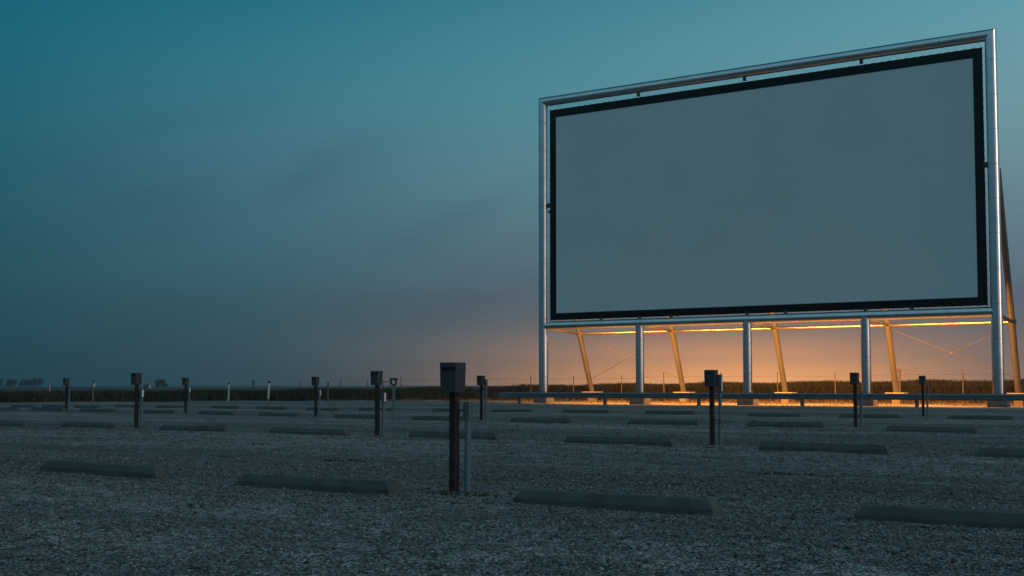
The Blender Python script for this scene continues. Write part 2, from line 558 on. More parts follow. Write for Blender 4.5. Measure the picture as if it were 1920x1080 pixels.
# ------------------------------------------------------------------ loose gravel (real stones near the viewer)
def icosa():
    t = (1 + 5 ** .5) / 2
    v = np.array([(-1, t, 0), (1, t, 0), (-1, -t, 0), (1, -t, 0), (0, -1, t), (0, 1, t), (0, -1, -t), (0, 1, -t), (t, 0, -1), (t, 0, 1), (-t, 0, -1), (-t, 0, 1)], float)
    v /= np.linalg.norm(v[0])
    f = np.array([(0, 11, 5), (0, 5, 1), (0, 1, 7), (0, 7, 10), (0, 10, 11), (1, 5, 9), (5, 11, 4), (11, 10, 2), (10, 7, 6), (7, 1, 8), (3, 9, 4), (3, 4, 2), (3, 2, 6), (3, 6, 8), (3, 8, 9), (4, 9, 5), (2, 4, 11), (6, 2, 10), (8, 6, 7), (9, 8, 1)])
    return v, f
def gravel_stones():
    bv, bf = icosa()
    P, S = [], []
    for d0, d1, dens, s0, s1 in ((5.5, 9, 1500, .006, .0145), (9, 14, 620, .007, .016), (14, 22, 170, .008, .018), (22, 32, 40, .010, .022)):
        area = (d1 - d0) * (0.5 * (d0 + d1) * 0.98 + 3)
        n = int(area * dens)
        w = np.sqrt(rng.uniform(d0 ** 2, d1 ** 2, n))
        u = rng.uniform(-1, 1, n) * (w * 0.49 + 1.5)
        x = u * math.cos(YAW) - w * math.sin(YAW)
        y = u * math.sin(YAW) + w * math.cos(YAW)
        # stones gather in drifts between the wheel tracks
        lane = np.cos(2 * np.pi * (y + 1.2 * np.sin(.21 * x) - 13.2) / 9.3)      # swept lanes between the rows
        k = 0.62 - 0.42 * lane + 0.20 * np.sin(1.9 * y + 0.35 * x + 0.9 * np.sin(0.5 * x)) + 0.22 * np.sin(5.1 * x + 3 * y) + .15 * np.sin(11 * x - 7 * y)
        keep = rng.uniform(0, 1, n) < np.clip(k, 0.16, 1)
        x, y = x[keep], y[keep]
        P.append(np.stack([x, y], -1))
        S.append(s0 + (s1 - s0) * rng.uniform(0, 1, len(x)) ** 2.2)
    P, S = np.concatenate(P), np.concatenate(S)
    n = len(P)
    jit = bv[None] * (1 + rng.uniform(-.28, .28, (n, 12, 1)))
    sc = S[:, None] * rng.uniform(.7, 1.25, (n, 3)) * np.array([1.1, 1.1, .75])
    V = jit * sc[:, None, :]
    a = rng.uniform(0, 6.28, n)
    c, s = np.cos(a)[:, None], np.sin(a)[:, None]
    X = V[..., 0] * c - V[..., 1] * s + P[:, 0:1]
    Y = V[..., 0] * s + V[..., 1] * c + P[:, 1:2]
    Zz = V[..., 2] + (height(P[:, 0], P[:, 1]) + S * rng.uniform(-.1, .45, n))[:, None]
    verts = np.stack([X, Y, Zz], -1).reshape(-1, 3)
    faces = (bf[None] + (np.arange(n) * 12)[:, None, None]).reshape(-1, 3)
    tone = np.repeat(np.clip(rng.normal(.5, .24, n), 0, 1), 12)
    print('stones', n)
    return numpy_mesh('loose_gravel', verts, faces, tone, M['stones'])
gravel_stones()

# ------------------------------------------------------------------ leaf and blade masses
def blades(name, base, hgt, wid, lean, material, segs=2, tonefn=None):
    """upright bent blades: base (n,3), hgt (n,), wid (n,)"""
    n = len(base)
    a = rng.uniform(0, 6.283, n)
    b = rng.uniform(0, 6.283, n)
    ln = rng.uniform(0.1, 1, n) * lean * hgt
    vs = []
    for k in range(segs + 1):
        t = k / segs
        w = wid * (1 - 0.85 * t ** 1.5) * 0.5
        ox, oy = np.cos(a) * ln * t ** 1.8, np.sin(a) * ln * t ** 1.8
        for sgn in (-1, 1):
            vs.append(np.stack([base[:, 0] + ox + sgn * np.cos(b) * w, base[:, 1] + oy + sgn * np.sin(b) * w, base[:, 2] + hgt * t * (1 - .12 * t * lean)], -1))
    V = np.stack(vs, 1)
    m = 2 * (segs + 1)
    q = np.array([(2 * k, 2 * k + 1, 2 * k + 3, 2 * k + 2) for k in range(segs)])
    F_ = (q[None] + (np.arange(n) * m)[:, None, None]).reshape(-1, 4)
    tone = np.clip(rng.normal(.45, .22, n), 0, 1)
    if tonefn is not None:
        tone = tonefn(tone)
    return numpy_mesh(name, V.reshape(-1, 3), F_, np.repeat(tone, m), material)

def crop_height(x, y):
    h = np.interp(x, [-140, -62, -50, -42, -30, -8, 60], [.55, .62, .92, 1.13, 1.27, 1.45, 1.5])
    return h
def crop_field():
    """dense low crop: one belt behind the field edge, thinner further in"""
    pts = np.array(EDGE, float)
    B, H, W = [], [], []
    for (x0, y0), (x1, y1) in zip(pts[:-1], pts[1:]):
        if max(x0, x1) < -100:
            pass
        L_ = math.hypot(x1 - x0, y1 - y0)
        nx, ny = -(y1 - y0) / L_, (x1 - x0) / L_          # into the field
        if nx * (-1) + ny * 1 < 0 and ny < 0:
            nx, ny = -nx, -ny
        for depth0, depth1, dens in ((0, 1.2, 190), (1.2, 4, 60), (4, 14, 10), (14, 45, 1.6)):
            n = int(L_ * (depth1 - depth0) * dens)
            s = rng.uniform(0, 1, n)
            t = rng.uniform(depth0, depth1, n)
            x = x0 + (x1 - x0) * s + nx * t
            y = y0 + (y1 - y0) * s + ny * t + .3 * np.sin(x * 1.7)
            h = crop_height(x, y) * (1 + .05 * np.sin(.9 * x + .3 * y) + .04 * np.sin(2.3 * x) + rng.normal(0, .028, n))
            if depth0 == 0:
                h = h * np.clip(.35 + t / 1.0 + rng.uniform(-.3, .3, n), .25, 1)
            B.append(np.stack([x, y, np.full(n, .02)], -1))
            H.append(np.maximum(h, .15))
            W.append(np.full(n, .065 if depth0 < 4 else (.22 if depth0 < 10 else .45)) * rng.uniform(.6, 1.4, n))
    B, H, W = np.concatenate(B), np.concatenate(H), np.concatenate(W)
    print('crop blades', len(B))
    o = blades('crop', B, H, W, .75, M['crop'], 3)
    # leaf sprays on top so that the skyline is ragged
    return o
crop = crop_field()

def verge_grass():
    """dry grass in the strip between guard rail and field"""
    n = 15000
    x = rng.uniform(-52, 6, n)
    y = rng.uniform(58.5, 70.3, n)
    k = np.sin(.8 * x + 1.3) * np.sin(.55 * y + .4 * x) + .5 * np.sin(2.1 * x + 1.7 * y)
    keep = (k > -.1) | (y > 67.5)
    x, y = x[keep], y[keep]
    n = len(x)
    h = rng.uniform(.05, .17, n) * (1 + 2.2 * np.clip((y - 67) / 3, 0, 1))
    blades('verge_grass', np.stack([x, y, np.zeros(n)], -1), h, np.full(n, .035), .8, M['drygrass'], 2)
verge_grass()

def weeds():
    """small dark weed tufts and litter of leaves scattered in the gravel"""
    B, H = [], []
    for _ in range(60):
        w = rng.uniform(9, 50)
        u = rng.uniform(-.52, .52) * w
        cx_ = u * math.cos(YAW) - w * math.sin(YAW)
        cy_ = u * math.sin(YAW) + w * math.cos(YAW)
        if cy_ > 52:
            continue
        m = int(rng.integers(5, 22))
        x = cx_ + rng.normal(0, .10, m)
        y = cy_ + rng.normal(0, .03, m)
        B.append(np.stack([x, y, height(x, y)], -1))
        H.append(rng.uniform(.012, .045, m))
    for px, py, m, sx in ((832, 926, 60, .16), (905, 930, 30, .12), (1470, 889, 60, .22), (622, 866, 40, .10), (668, 866, 40, .08), (1500, 830, 40, .2), (1330, 838, 40, .12), (700, 820, 40, .14), (1085, 752, 120, .9), (1250, 752, 90, .5), (1650, 757, 90, .6)):
        p = ground_at(px, py)
        x, y = p.x + rng.normal(0, sx, m), p.y + rng.normal(0, .04, m)
        B.append(np.stack([x, y, height(x, y)], -1))
        H.append(rng.uniform(.012, .05 if py > 800 else .14, m))
    B, H = np.concatenate(B), np.concatenate(H)
    blades('ground_weeds', B, H, np.full(len(B), .02), 1.6, M['weed'], 2)
weeds()

# ------------------------------------------------------------------ the screen
XS = [-33.30, -27.24, -21.14, -15.11, -9.13]
ZT, ZB = 17.32, 4.40
RP, RB = 0.265, 0.235
OX = (XS[0] + XS[-1]) / 2
screen = thing('drive_in_screen', 'huge blank white outdoor cinema screen with black border on chrome pipe frame', 'cinema screen', (OX, SCR_Y, 0))
def lx(x):
    return x - OX
PED = 0.62
def seams(mb, a, b, r, step, first=.6):
    a, b = Vector(a), Vector(b)
    L_ = (b - a).length
    d = (b - a).normalized()
    s = first
    while s < L_ - .5:
        mb.ring(a + d * s, d, r + .0025, .016, 28, 1)
        s += step
# outer posts, mitred at the top
for i in (0, 4):
    mb = MB()
    sgn = 1 if i == 0 else -1
    mb.tube((lx(XS[i]), 0, PED), (lx(XS[i]), 0, ZT), RP, 36, cut_b=(sgn, 0, 1))
    seams(mb, (lx(XS[i]), 0, PED), (lx(XS[i]), 0, ZT), RP, 1.62, .9)
    mb.build('frame_post', [M['pipe'], M['seam']], screen, True)
mb = MB()
mb.tube((lx(XS[0]), 0, ZT), (lx(XS[4]), 0, ZT), RP, 36, cut_a=(1, 0, 1), cut_b=(-1, 0, 1))
seams(mb, (lx(XS[0]), 0, ZT), (lx(XS[4]), 0, ZT), RP, 3.4, 1.5)
mb.build('top_rail', [M['pipe'], M['seam']], screen, True)
mb = MB()
mb.tube((lx(XS[0]), 0, ZB), (lx(XS[4]), 0, ZB), RB, 36)
seams(mb, (lx(XS[0]), 0, ZB), (lx(XS[4]), 0, ZB), RB, 7.6, 6.9)
mb.build('bottom_rail', [M['pipe'], M['seam']], screen, True)
for i in (1, 2, 3):
    mb = MB()
    mb.tube((lx(XS[i]), 0, PED), (lx(XS[i]), 0, ZB), RB * .98, 36)
    seams(mb, (lx(XS[i]), 0, PED), (lx(XS[i]), 0, ZB), RB * .98, 1.55, 1.0)
    mb.build('leg_post', [M['pipe'], M['seam']], screen, True)
for i in range(5):
    mb = MB()
    mb.box((lx(XS[i]), 0, .26), (.86, .86, .60))
    mb.box((lx(XS[i]), 0, .585), (.62, .62, .05), 1)
    for sx in (-1, 1):
        for sy in (-1, 1):
            mb.tube((lx(XS[i]) + sx * .25, sy * .25, .6), (lx(XS[i]) + sx * .25, sy * .25, .68), .02, 8, 1)
    mb.build('footing', [M['concrete'], M['bracket']], screen, bevel=.015)
# sheet and its border
IX0, IX1, IZ0, IZ1 = -32.45, -9.93, 5.10, 16.34
OX0, OX1, OZ0, OZ1 = -32.86, -9.50, 4.70, 16.80
mb = MB()
nx_, nz_ = 46, 24
vs, fs = [], []
for k in range(nz_ + 1):
    for j in range(nx_ + 1):
        x = IX0 - .05 + (IX1 - IX0 + .1) * j / nx_
        z = IZ0 - .05 + (IZ1 - IZ0 + .1) * k / nz_
        bow = .010 * math.sin(j * .55 + .4 * math.sin(k * .5)) * math.sin(math.pi * k / nz_) * math.sin(math.pi * j / nx_)
        vs.append((lx(x), .0 + bow, z))
for k in range(nz_):
    for j in range(nx_):
        a = k * (nx_ + 1) + j
        fs.append((a, a + 1, a + nx_ + 2, a + nx_ + 1))
n_ = len(vs)
vs += [(x, y + .012, z) for x, y, z in vs]
fs += [tuple(n_ + i for i in q[::-1]) for q in fs]
rim = list(range(nx_ + 1)) + [k * (nx_ + 1) + nx_ for k in range(1, nz_ + 1)] + [nz_ * (nx_ + 1) + j for j in range(nx_ - 1, -1, -1)] + [k * (nx_ + 1) for k in range(nz_ - 1, 0, -1)]
for a, b in zip(rim, rim[1:] + rim[:1]):
    fs.append((b, a, a + n_, b + n_))
mb.add(vs, fs)
sheet = mb.build('projection_sheet', M['canvas'], screen, True)
def scallop_border():
    """black hem pulled towards the frame at each lacing eyelet"""
    mb = MB()
    def edge(p, q, n, out):
        pts = []
        for i in range(n):
            t = i / n
            sag = .014 * math.sin(math.pi * ((t * n / 4.0) % 1.0)) + random.uniform(-.004, .004)
            pts.append((p[0] + (q[0] - p[0]) * t - out[0] * sag, p[1] + (q[1] - p[1]) * t - out[1] * sag))
        return pts
    outer = edge((OX0, OZ0), (OX1, OZ0), 240, (0, -1)) + edge((OX1, OZ0), (OX1, OZ1), 120, (1, 0)) + edge((OX1, OZ1), (OX0, OZ1), 240, (0, 1)) + edge((OX0, OZ1), (OX0, OZ0), 120, (-1, 0))
    def inner(p, q, n):
        return [(p[0] + (q[0] - p[0]) * i / n, p[1] + (q[1] - p[1]) * i / n) for i in range(n)]
    inn = inner((IX0, IZ0), (IX1, IZ0), 240) + inner((IX1, IZ0), (IX1, IZ1), 120) + inner((IX1, IZ1), (IX0, IZ1), 240) + inner((IX0, IZ1), (IX0, IZ0), 120)
    n = len(outer)
    vs = []
    for y in (-.012, .045):
        vs += [(lx(x), y, z) for x, z in outer] + [(lx(x), y, z) for x, z in inn]
    fs = []
    for i in range(n):
        j = (i + 1) % n
        fs.append((i, j, n + j, n + i))
        fs.append((2 * n + i, 3 * n + i, 3 * n + j, 2 * n + j))
        fs.append((i, 2 * n + i, 2 * n + j, j))
        fs.append((n + i, n + j, 3 * n + j, 3 * n + i))
    mb.add(vs, fs)
    mb.build('black_border', M['border'], screen)
scallop_border()
def lacing():
    mb = MB()
    r = .008
    def zig(p, q, out, reach, step):
        L_ = math.hypot(q[0] - p[0], q[1] - p[1])
        n = int(L_ / step)
        prev = None
        for i in range(n + 1):
            t = i / n
            x, z = p[0] + (q[0] - p[0]) * t, p[1] + (q[1] - p[1]) * t
            pt = Vector((lx(x), 0, z)) + (Vector((out[0], 0, out[1])) * reach if i % 2 else Vector((-out[0] * .03, 0, -out[1] * .03)))
            if prev is not None:
                mb.tube(prev, pt, r, 5, cap=False)
            prev = pt
    zig((OX0, OZ1), (OX1, OZ1), (0, 1), .30, .19)
    zig((OX0, OZ0), (OX1, OZ0), (0, -1), .10, .19)
    zig((OX0, OZ0), (OX0, OZ1), (-1, 0), .22, .19)
    zig((OX1, OZ0), (OX1, OZ1), (1, 0), .14, .19)
    mb.build('lacing', M['cord'], screen)
lacing()
# clamps that carry the sheet frame
for x, z, dx_, dz_ in ((-27.24, 17.0, 0, 1), (-21.14, 17.0, 0, 1), (-15.11, 17.0, 0, 1), (-32.95, 11.3, 1, 0), (-9.42, 11.25, 1, 0),
                       (-29.6, 4.66, 0, 1), (-27.24, 4.66, 0, 1), (-25.4, 4.66, 0, 1), (-21.14, 4.66, 0, 1), (-19.1, 4.66, 0, 1), (-15.11, 4.66, 0, 1), (-12.9, 4.66, 0, 1)):
    mb = MB()
    mb.box((lx(x), 0.02, z), (.16 if dz_ else .34, .10, .30 if dz_ else .26))
    mb.tube((lx(x) + .02, -.075, z), (lx(x) + .02, .0, z), .045, 10, 1)
    mb.build('clamp', [M['bracket'], M['strut']], screen, bevel=.008)
# raking struts behind, with tie tube and connectors at the bottom rail
def strut_pt(i, z):
    t = (z - .62) / (13.0 - .62)
    return Vector((lx(XS[i]), 5.85 + (0.25 - 5.85) * t, z))
for i in range(5):
    MB().tube(strut_pt(i, .66), strut_pt(i, 11.2), .155, 22).build('rear_strut', M['strut'], screen, True)
    mb = MB()
    p = strut_pt(i, .62)
    MB().box((p.x, p.y + .05, .25), (.42, .42, .56)).build('strut_pier', M['pier'], screen, bevel=.012)
    mb.box((p.x, p.y + .05, .58), (1.0, .9, .10))
    mb.build('footing_slab', M['pale_concrete'], screen, bevel=.012)
ZJ = 4.12
j = [strut_pt(i, ZJ) for i in range(5)]
MB().tube(j[0] + Vector((-.2, 0, 0)), j[4] + Vector((.2, 0, 0)), .10, 20).build('tie_tube', M['tie'], screen, True)
for i in range(5):
    MB().tube((lx(XS[i]), .1, ZB - .12), j[i] + Vector((0, 0, .02)), .085, 16).build('connector', M['strut'], screen, True)
    q = strut_pt(i, 11.05)
    MB().tube((lx(XS[i]), .1, 11.05), q, .085, 16).build('connector', M['strut'], screen, True)
    mb = MB()
    mb.ring(j[i], (strut_pt(i, 5) - strut_pt(i, 4)), .19, .26, 22, 0)
    mb.build('strut_collar', M['strut'], screen, True)
for a, b in ((0, 1), (3, 4)):
    for p, q in ((strut_pt(a, ZJ - .15), strut_pt(b, 1.35)), (strut_pt(b, ZJ - .15), strut_pt(a, 1.35))):
        MB().tube(p, q, .014, 8).build('brace_cable', M['cable'], screen, True)
    c = (strut_pt(a, 2.66) + strut_pt(b, 2.66)) / 2
    MB().tube(c + Vector((0, -.05, 0)), c + Vector((0, .05, 0)), .032, 12).build('cable_ring', M['cable'], screen, True)
# lit strip lamps along the back of the bottom rail
LAMP_COL = (1.0, 0.355, 0.058)
for i in range(4):
    x0, x1 = lx(XS[i]) + .35, lx(XS[i + 1]) - .35
    c = Vector(((x0 + x1) / 2, .42, ZB + .05))
    rot = Matrix.Rotation(R_(42), 3, 'X')
    mb = MB()
    mb.box(c, (x1 - x0, .16, .10), 0, rot)
    h_ = mb.build('strip_lamp', M['lamp_body'], screen)
    MB().box(c + rot @ Vector((0, 0, -.056)), (x1 - x0 - .1, .11, .012), 0, rot).build('diffuser', M['diffuser'], h_)
    ld = bpy.data.lights.new('strip_light', 'AREA')
    ld.shape = 'RECTANGLE'
    ld.size = x1 - x0 - .1
    ld.size_y = .11
    ld.energy = 1600
    ld.color = LAMP_COL
    ld.spread = R_(160)
    lo = bpy.data.objects.new('strip_light', ld)
    col.objects.link(lo)
    lo.parent = screen
    lo.location = c + rot @ Vector((0, 0, -.07))
    lo.rotation_euler = (R_(42), 0, 0)

# ------------------------------------------------------------------ guard rail
def guard_rail():
    y0 = 54.03
    xa, xb = ground_at(962, 757).x - .0, 8.0
    xa = -33.9
    g = thing('guard_rail', 'long galvanised guard rail on short posts in front of the big screen', 'guard rail', (xa, y0, 0))
    ztop, zbot = .64, .345
    prof = [(0, ztop), (-.03, ztop - .012), (-.075, ztop - .055), (-.075, ztop - .085), (-.012, ztop - .125), (-.012, ztop - .170), (-.075, ztop - .21), (-.075, ztop - .24), (-.03, ztop - .283), (0, zbot)]
    mb = MB()
    n = len(prof)
    xs = [0, 3.8, 3.804, 7.6, 11.4, 15.2, 19, 22.8, 26.6, 30.4, 34.2, xb - xa]
    vs = []
    for x in xs:
        for yy, zz in prof:
            vs.append((x, yy, zz))
        for yy, zz in prof:
            vs.append((x, yy + .012, zz))
    fs = []
    for k in range(len(xs) - 1):
        a, b = k * 2 * n, (k + 1) * 2 * n
        for i in range(n - 1):
            fs.append((a + i, a + i + 1, b + i + 1, b + i))
            fs.append((a + n + i, b + n + i, b + n + i + 1, a + n + i + 1))
        fs.append((a, b, b + n, a + n))
        fs.append((a + n - 1, a + 2 * n - 1, b + 2 * n - 1, b + n - 1))
    mb.add(vs, fs)
    # lap joints
    for x in (3.8, 7.6, 11.4, 15.2, 19, 22.8, 26.6, 30.4):
        o = len(mb.v)
        vv = []
        for xx in (x - .16, x + .16):
            vv += [(xx, yy - .004, zz) for yy, zz in prof]
        mb.add(vv, [(i, i + 1, n + i + 1, n + i) for i in range(n - 1)])
        for zz in (ztop - .07, ztop - .225):
            for xx in (x - .1, x + .1):
                mb.tube((xx, -.095, zz), (xx, -.07, zz), .014, 8)
    mb.build('rail_beam', M['rail'], g, True)
    # flared end piece
    mb = MB()
    vs = []
    m = 8
    for k in range(m + 1):
        t = k / m
        for yy, zz in prof:
            flat = 1 - t
            zc_ = (ztop + zbot) / 2
            vs.append((-.75 * t, yy * flat + .05 * math.sin(t * 2.2) - .03 * t, zc_ + (zz - zc_) * (1 - .25 * t * t)))
    fs = [(k * n + i, k * n + i + 1, (k + 1) * n + i + 1, (k + 1) * n + i) for k in range(m) for i in range(n - 1)]
    mb.add(vs, fs)
    e = mb.build('end_piece', M['rail'], g, True)
    s = e.modifiers.new('thickness', 'SOLIDIFY')
    s.thickness = .012
    x = .55
    while x < xb - xa:
        mb = MB()
        mb.box((x, .115, .27), (.15, .16, .62))
        mb.build('rail_post', M['railpost'], g, bevel=.01)
        MB().box((x, .024, .49), (.09, .022, .26)).build('spacer', M['railpost'], g)
        x += 3.37 * 1.57 * 1.0
    return g
guard_rail()

# ------------------------------------------------------------------ wheel stops
def stop_mesh(L_=1.86, seed=0):
    rnd = random.Random(seed)
    prof = [(-.10, -.03), (-.10, .055), (-.058, .125), (.058, .125), (.10, .055), (.10, -.03)]
    mb = MB()
    xs = np.linspace(-L_ / 2, L_ / 2, 14)
    n = len(prof)
    vs = []
    for k, x in enumerate(xs):
        for yy, zz in prof:
            xx = x
            if k in (0, len(xs) - 1):
                inset = max(0, (zz - .02)) * .62
                xx = x + (inset if k == 0 else -inset)
            j_ = .0035
            vs.append((xx + rnd.uniform(-j_, j_), yy + rnd.uniform(-j_, j_), zz + rnd.uniform(-j_, j_)))
    fs = []
    for k in range(len(xs) - 1):
        for i in range(n):
            fs.append((k * n + i, k * n + (i + 1) % n, (k + 1) * n + (i + 1) % n, (k + 1) * n + i))
    fs += [tuple(range(n)), tuple(range((len(xs) - 1) * n, len(xs) * n))]
    mb.add(vs, fs)
    return mb

ORD = ['first', 'second', 'third', 'fourth', 'fifth', 'sixth', 'seventh', 'eighth', 'ninth', 'tenth', 'eleventh', 'twelfth', 'thirteenth', 'fourteenth', 'fifteenth', 'sixteenth', 'seventeenth']
protos = []
for s in range(4):
    p = stop_mesh(1.86, s).build('wheel_stop', M['stop'], None, bevel=.005)
    protos.append(p)
used = set()
def place_stop(xl, ybase, xr, label, group, rz=0.0):
    p0 = ground_at(xl, ybase)
    # right end on the same row line
    r = ray(xr, 800)
    k = p0.y / r[1] if r[1] else 0
    Lw = r[0] * k - p0.x if xr < 1930 else 1.9
    Lw = min(max(Lw * .99, 1.7), 2.06)
    s = random.randrange(4)
    if s in used:
        o = protos[s].copy()
        col.objects.link(o)
    else:
        o = protos[s]
        used.add(s)
    o.scale = (Lw / 1.86, 1, 1)
    cx_, cy_ = p0.x + Lw / 2, p0.y + .10
    o.location = (cx_, cy_, float(height(cx_, cy_)) - .004)
    o.rotation_euler = (0, random.uniform(-.006, .006), rz + random.uniform(-.018, .018))
    tag(o, label, 'wheel stop', group)
    return o
ROW1 = [((72, 884, 300), 'concrete wheel stop in the nearest row, leftmost of it, at far left'),
        ((438, 907, 738), 'concrete wheel stop in the nearest row, just left of the large speaker post'),
        ((960, 939, 1343), 'concrete wheel stop in the nearest row, just right of the large speaker post'),
        ((1598, 975, 2080), 'concrete wheel stop in the nearest row, cut off by the right picture edge')]
ROW2 = [(-50, 795, 58), (112, 801, 218), (297, 808, 425), (504, 813, 658), (763, 821, 946), (1056, 831, 1268), (1420, 843, 1668), (1825, 853, 2120)]
ROW3 = [(-25, 769, 30), (57, 770.5, 116), (147, 772, 216), (266, 774, 322), (369, 776, 438), (483, 779.5, 560), (624, 782.5, 702), (770, 786.5, 872), (955, 792, 1072), (1175, 796, 1312), (1398, 800.5, 1548), (1659, 807.5, 1833)]
ROW4 = [(20, 763, 52), (77, 763.5, 112), (138, 764, 178), (215, 765, 250), (292, 765.8, 333), (394, 766.6, 440), (478, 767.6, 536), (574, 768.4, 632), (672, 769.4, 736), (809, 771, 876), (920, 773, 998), (1052, 774.7, 1142), (1208, 777, 1302), (1400, 779.5, 1505), (1572, 782.2, 1690), (1774, 785.6, 1902)]
for (a, b, c), lab in ROW1:
    place_stop(a, b, c, lab, 'wheel stops in the nearest row')
def row_labels(row, where):
    n = len(row)
    out = []
    for i in range(n):
        if i == 0:
            out.append('concrete wheel stop, leftmost in the %s' % where)
        elif i == n - 1:
            out.append('concrete wheel stop, rightmost in the %s' % where)
        elif i <= n // 2:
            out.append('concrete wheel stop, %s from the left in the %s' % (ORD[i], where))
        else:
            out.append('concrete wheel stop, %s from the right in the %s' % (ORD[n - 1 - i], where))
    return out
for row, where in ((ROW2, 'second row from the front'), (ROW3, 'third row from the front'), (ROW4, 'farthest row before the screen')):
    for (a, b, c), lab in zip(row, row_labels(row, where)):
        place_stop(a, b, c, lab, 'wheel stops in the ' + where)

# ------------------------------------------------------------------ speaker posts
def box_mesh(w=.188, d=.17, h=.285, notch=False):
    """junction box tapering down, with a recess for the speaker in its front (-Y)"""
    mb = MB()
    f, bk = -d / 2, d / 2
    def T(x, y, z):
        return (x * (.93 + .07 * z / h), y * (.95 + .05 * z / h), z)
    x0, x1 = -w / 2, w / 2
    a0, a1 = (x0, x1 * .96) if notch else (x0 * .80, x1 * .90)
    z0, z1 = h * .67, h * .83
    xs, zs = [x0, a0, a1, x1], [0, z0, z1, h]
    vs = [T(x, f, z) for z in zs for x in xs] + [T(x, f + .035, z) for z in (z0, z1) for x in (a0, a1)] + [T(x, bk, z) for z in (0, h) for x in (x0, x1)]
    fs = [(k * 4 + i, k * 4 + i + 1, k * 4 + i + 5, k * 4 + i + 4) for k in range(3) for i in range(3) if not (k == 1 and i == 1)]
    fs += [(5, 6, 17, 16), (6, 10, 19, 17), (10, 9, 18, 19), (9, 5, 16, 18), (16, 17, 19, 18)]
    fs += [(0, 20, 21, 3, 2, 1), (12, 13, 14, 15, 23, 22), (20, 22, 23, 21), (0, 4, 8, 12, 22, 20), (3, 21, 23, 15, 11, 7)]
    mb.add(vs, fs)
    return mb
def conduit_parts(root, x, y, ztop, cap_len, white):
    c = MB().tube((x, y, -.05), (x + .004, y, ztop - cap_len * .6), .030, 16).build('conduit', M['conduit'], root, True)
    mb = MB()
    mb.box((x + .004, y, ztop - cap_len / 2), (.074, .07, cap_len))
    mb.tube((x + .004, y, ztop - cap_len - .02), (x + .004, y, ztop - cap_len + .02), .037, 14)
    mb.build('outlet_cap', M['cap'], root, bevel=.008)
    if white:
        MB().box((x + .0425, y - .003, ztop - cap_len / 2), (.006, .05, cap_len * .86)).build('label_plate', M['label'], root)
def speaker_post(px, py, H, label, rz=0.0, cz=.84, cap=.19, white=True, conduit=True, lean=0.0, w=.188, notch=False):
    p = ground_at(px, py)
    z0 = float(height(p.x, p.y))
    root = thing('speaker_post', label, 'speaker post', (p.x, p.y, z0), rz, 'speaker posts in the parking rows')
    root.rotation_euler = (random.uniform(-.004, .004), lean, rz)
    MB().box((0, .02, (H - .27) / 2 - .04), (.072, .072, H - .27 + .10)).build('post', M['rust'], root, bevel=.006)
    b = box_mesh(w, notch=notch).build('junction_box', M['box'], root, bevel=.006)
    b.location = (-.005, 0, H - .285)
    mb = MB()
    mb.tube((-.045, -.092, H - .185), (-.045, -.078, H - .185), .011, 10)
    mb.build('keyhole', M['recess'], root)
    if conduit:
        conduit_parts(root, .125, .06, cz, cap, white)
    return root
sp = {}
sp['near'] = speaker_post(849, 922, 1.215, 'largest nearest speaker post with grey hooded box on a rusty square post', .0, .845, .155, False)
speaker_post(254, 803, 1.285, 'speaker post in the second row at far left with white plate on its thin pipe', -.02, .90, .19, True, notch=True)
speaker_post(706, 817, 1.285, 'speaker post in the second row left of the nearest big one, white plate on pipe', .02, .86, .20, True)
s = speaker_post(1335, 834, 1.275, 'speaker post in the second row before the guard rail, with tall pipe and dangling cable', .01, 1.20, .30, True)
# cable tied from post to pipe, its end hanging
mb = MB()
pts = [(0.03, -.03, .435), (.07, -.035, .432), (.125, .025, .43), (.165, .0, .41), (.19, -.01, .36), (.205, -.015, .315)]
for a, b in zip(pts[:-1], pts[1:]):
    mb.tube(a, b, .009, 8)
mb.build('cable', M['blackcap'], s, True)
speaker_post(123, 771, 1.26, 'speaker post in the third row, leftmost in the picture, far away and small', 0, .95, .2, False)
speaker_post(347, 774, 1.285, 'speaker post in the third row between the far left wheel stops, pale pipe beside it', .0, .93, .19, True)
speaker_post(591, 781, 1.285, 'speaker post in the third row near left centre, before the dark field edge', .0, .87, .2, True)
s = speaker_post(902, 788, 1.285, 'speaker post in the third row just right of the nearest big one, two pipes', .0, 1.18, .3, False)
MB().tube((.085, -.02, -.05), (.085, -.02, .86), .022, 12).build('conduit', M['conduit'], s, True)
speaker_post(1604, 801, 1.305, 'speaker post in the third row left of the fourth chrome leg of the screen', .0, .86, .2, False)
speaker_post(1731, 781, 1.31, 'speaker post in the farthest row, small and rightmost of all, before the guard rail', .0, .95, .22, False)
def flared_post(px, py, H):
    p = ground_at(px, py)
    root = thing('speaker_post', 'speaker post in the farthest row with flared box bearing a white sheet', 'speaker post', (p.x, p.y, float(height(p.x, p.y))), .35, 'speaker posts in the parking rows')
    MB().box((0, 0, (H - .25) / 2 - .04), (.10, .10, H - .25 + .08)).build('post', M['conduit'], root, bevel=.006)
    mb = MB()
    mb.box((0, 0, H - .16), (.20, .18, .25), taper=1.35)
    mb.box((0, 0, H - .018), (.31, .28, .035))
    mb.build('junction_box', M['box'], root, bevel=.006)
    MB().box((.03, -.128, H - .16), (.10, .006, .16), 0, Matrix.Rotation(R_(8), 3, 'X')).build('label_plate', M['label'], root)
    return root
flared_post(738, 769, 1.31)

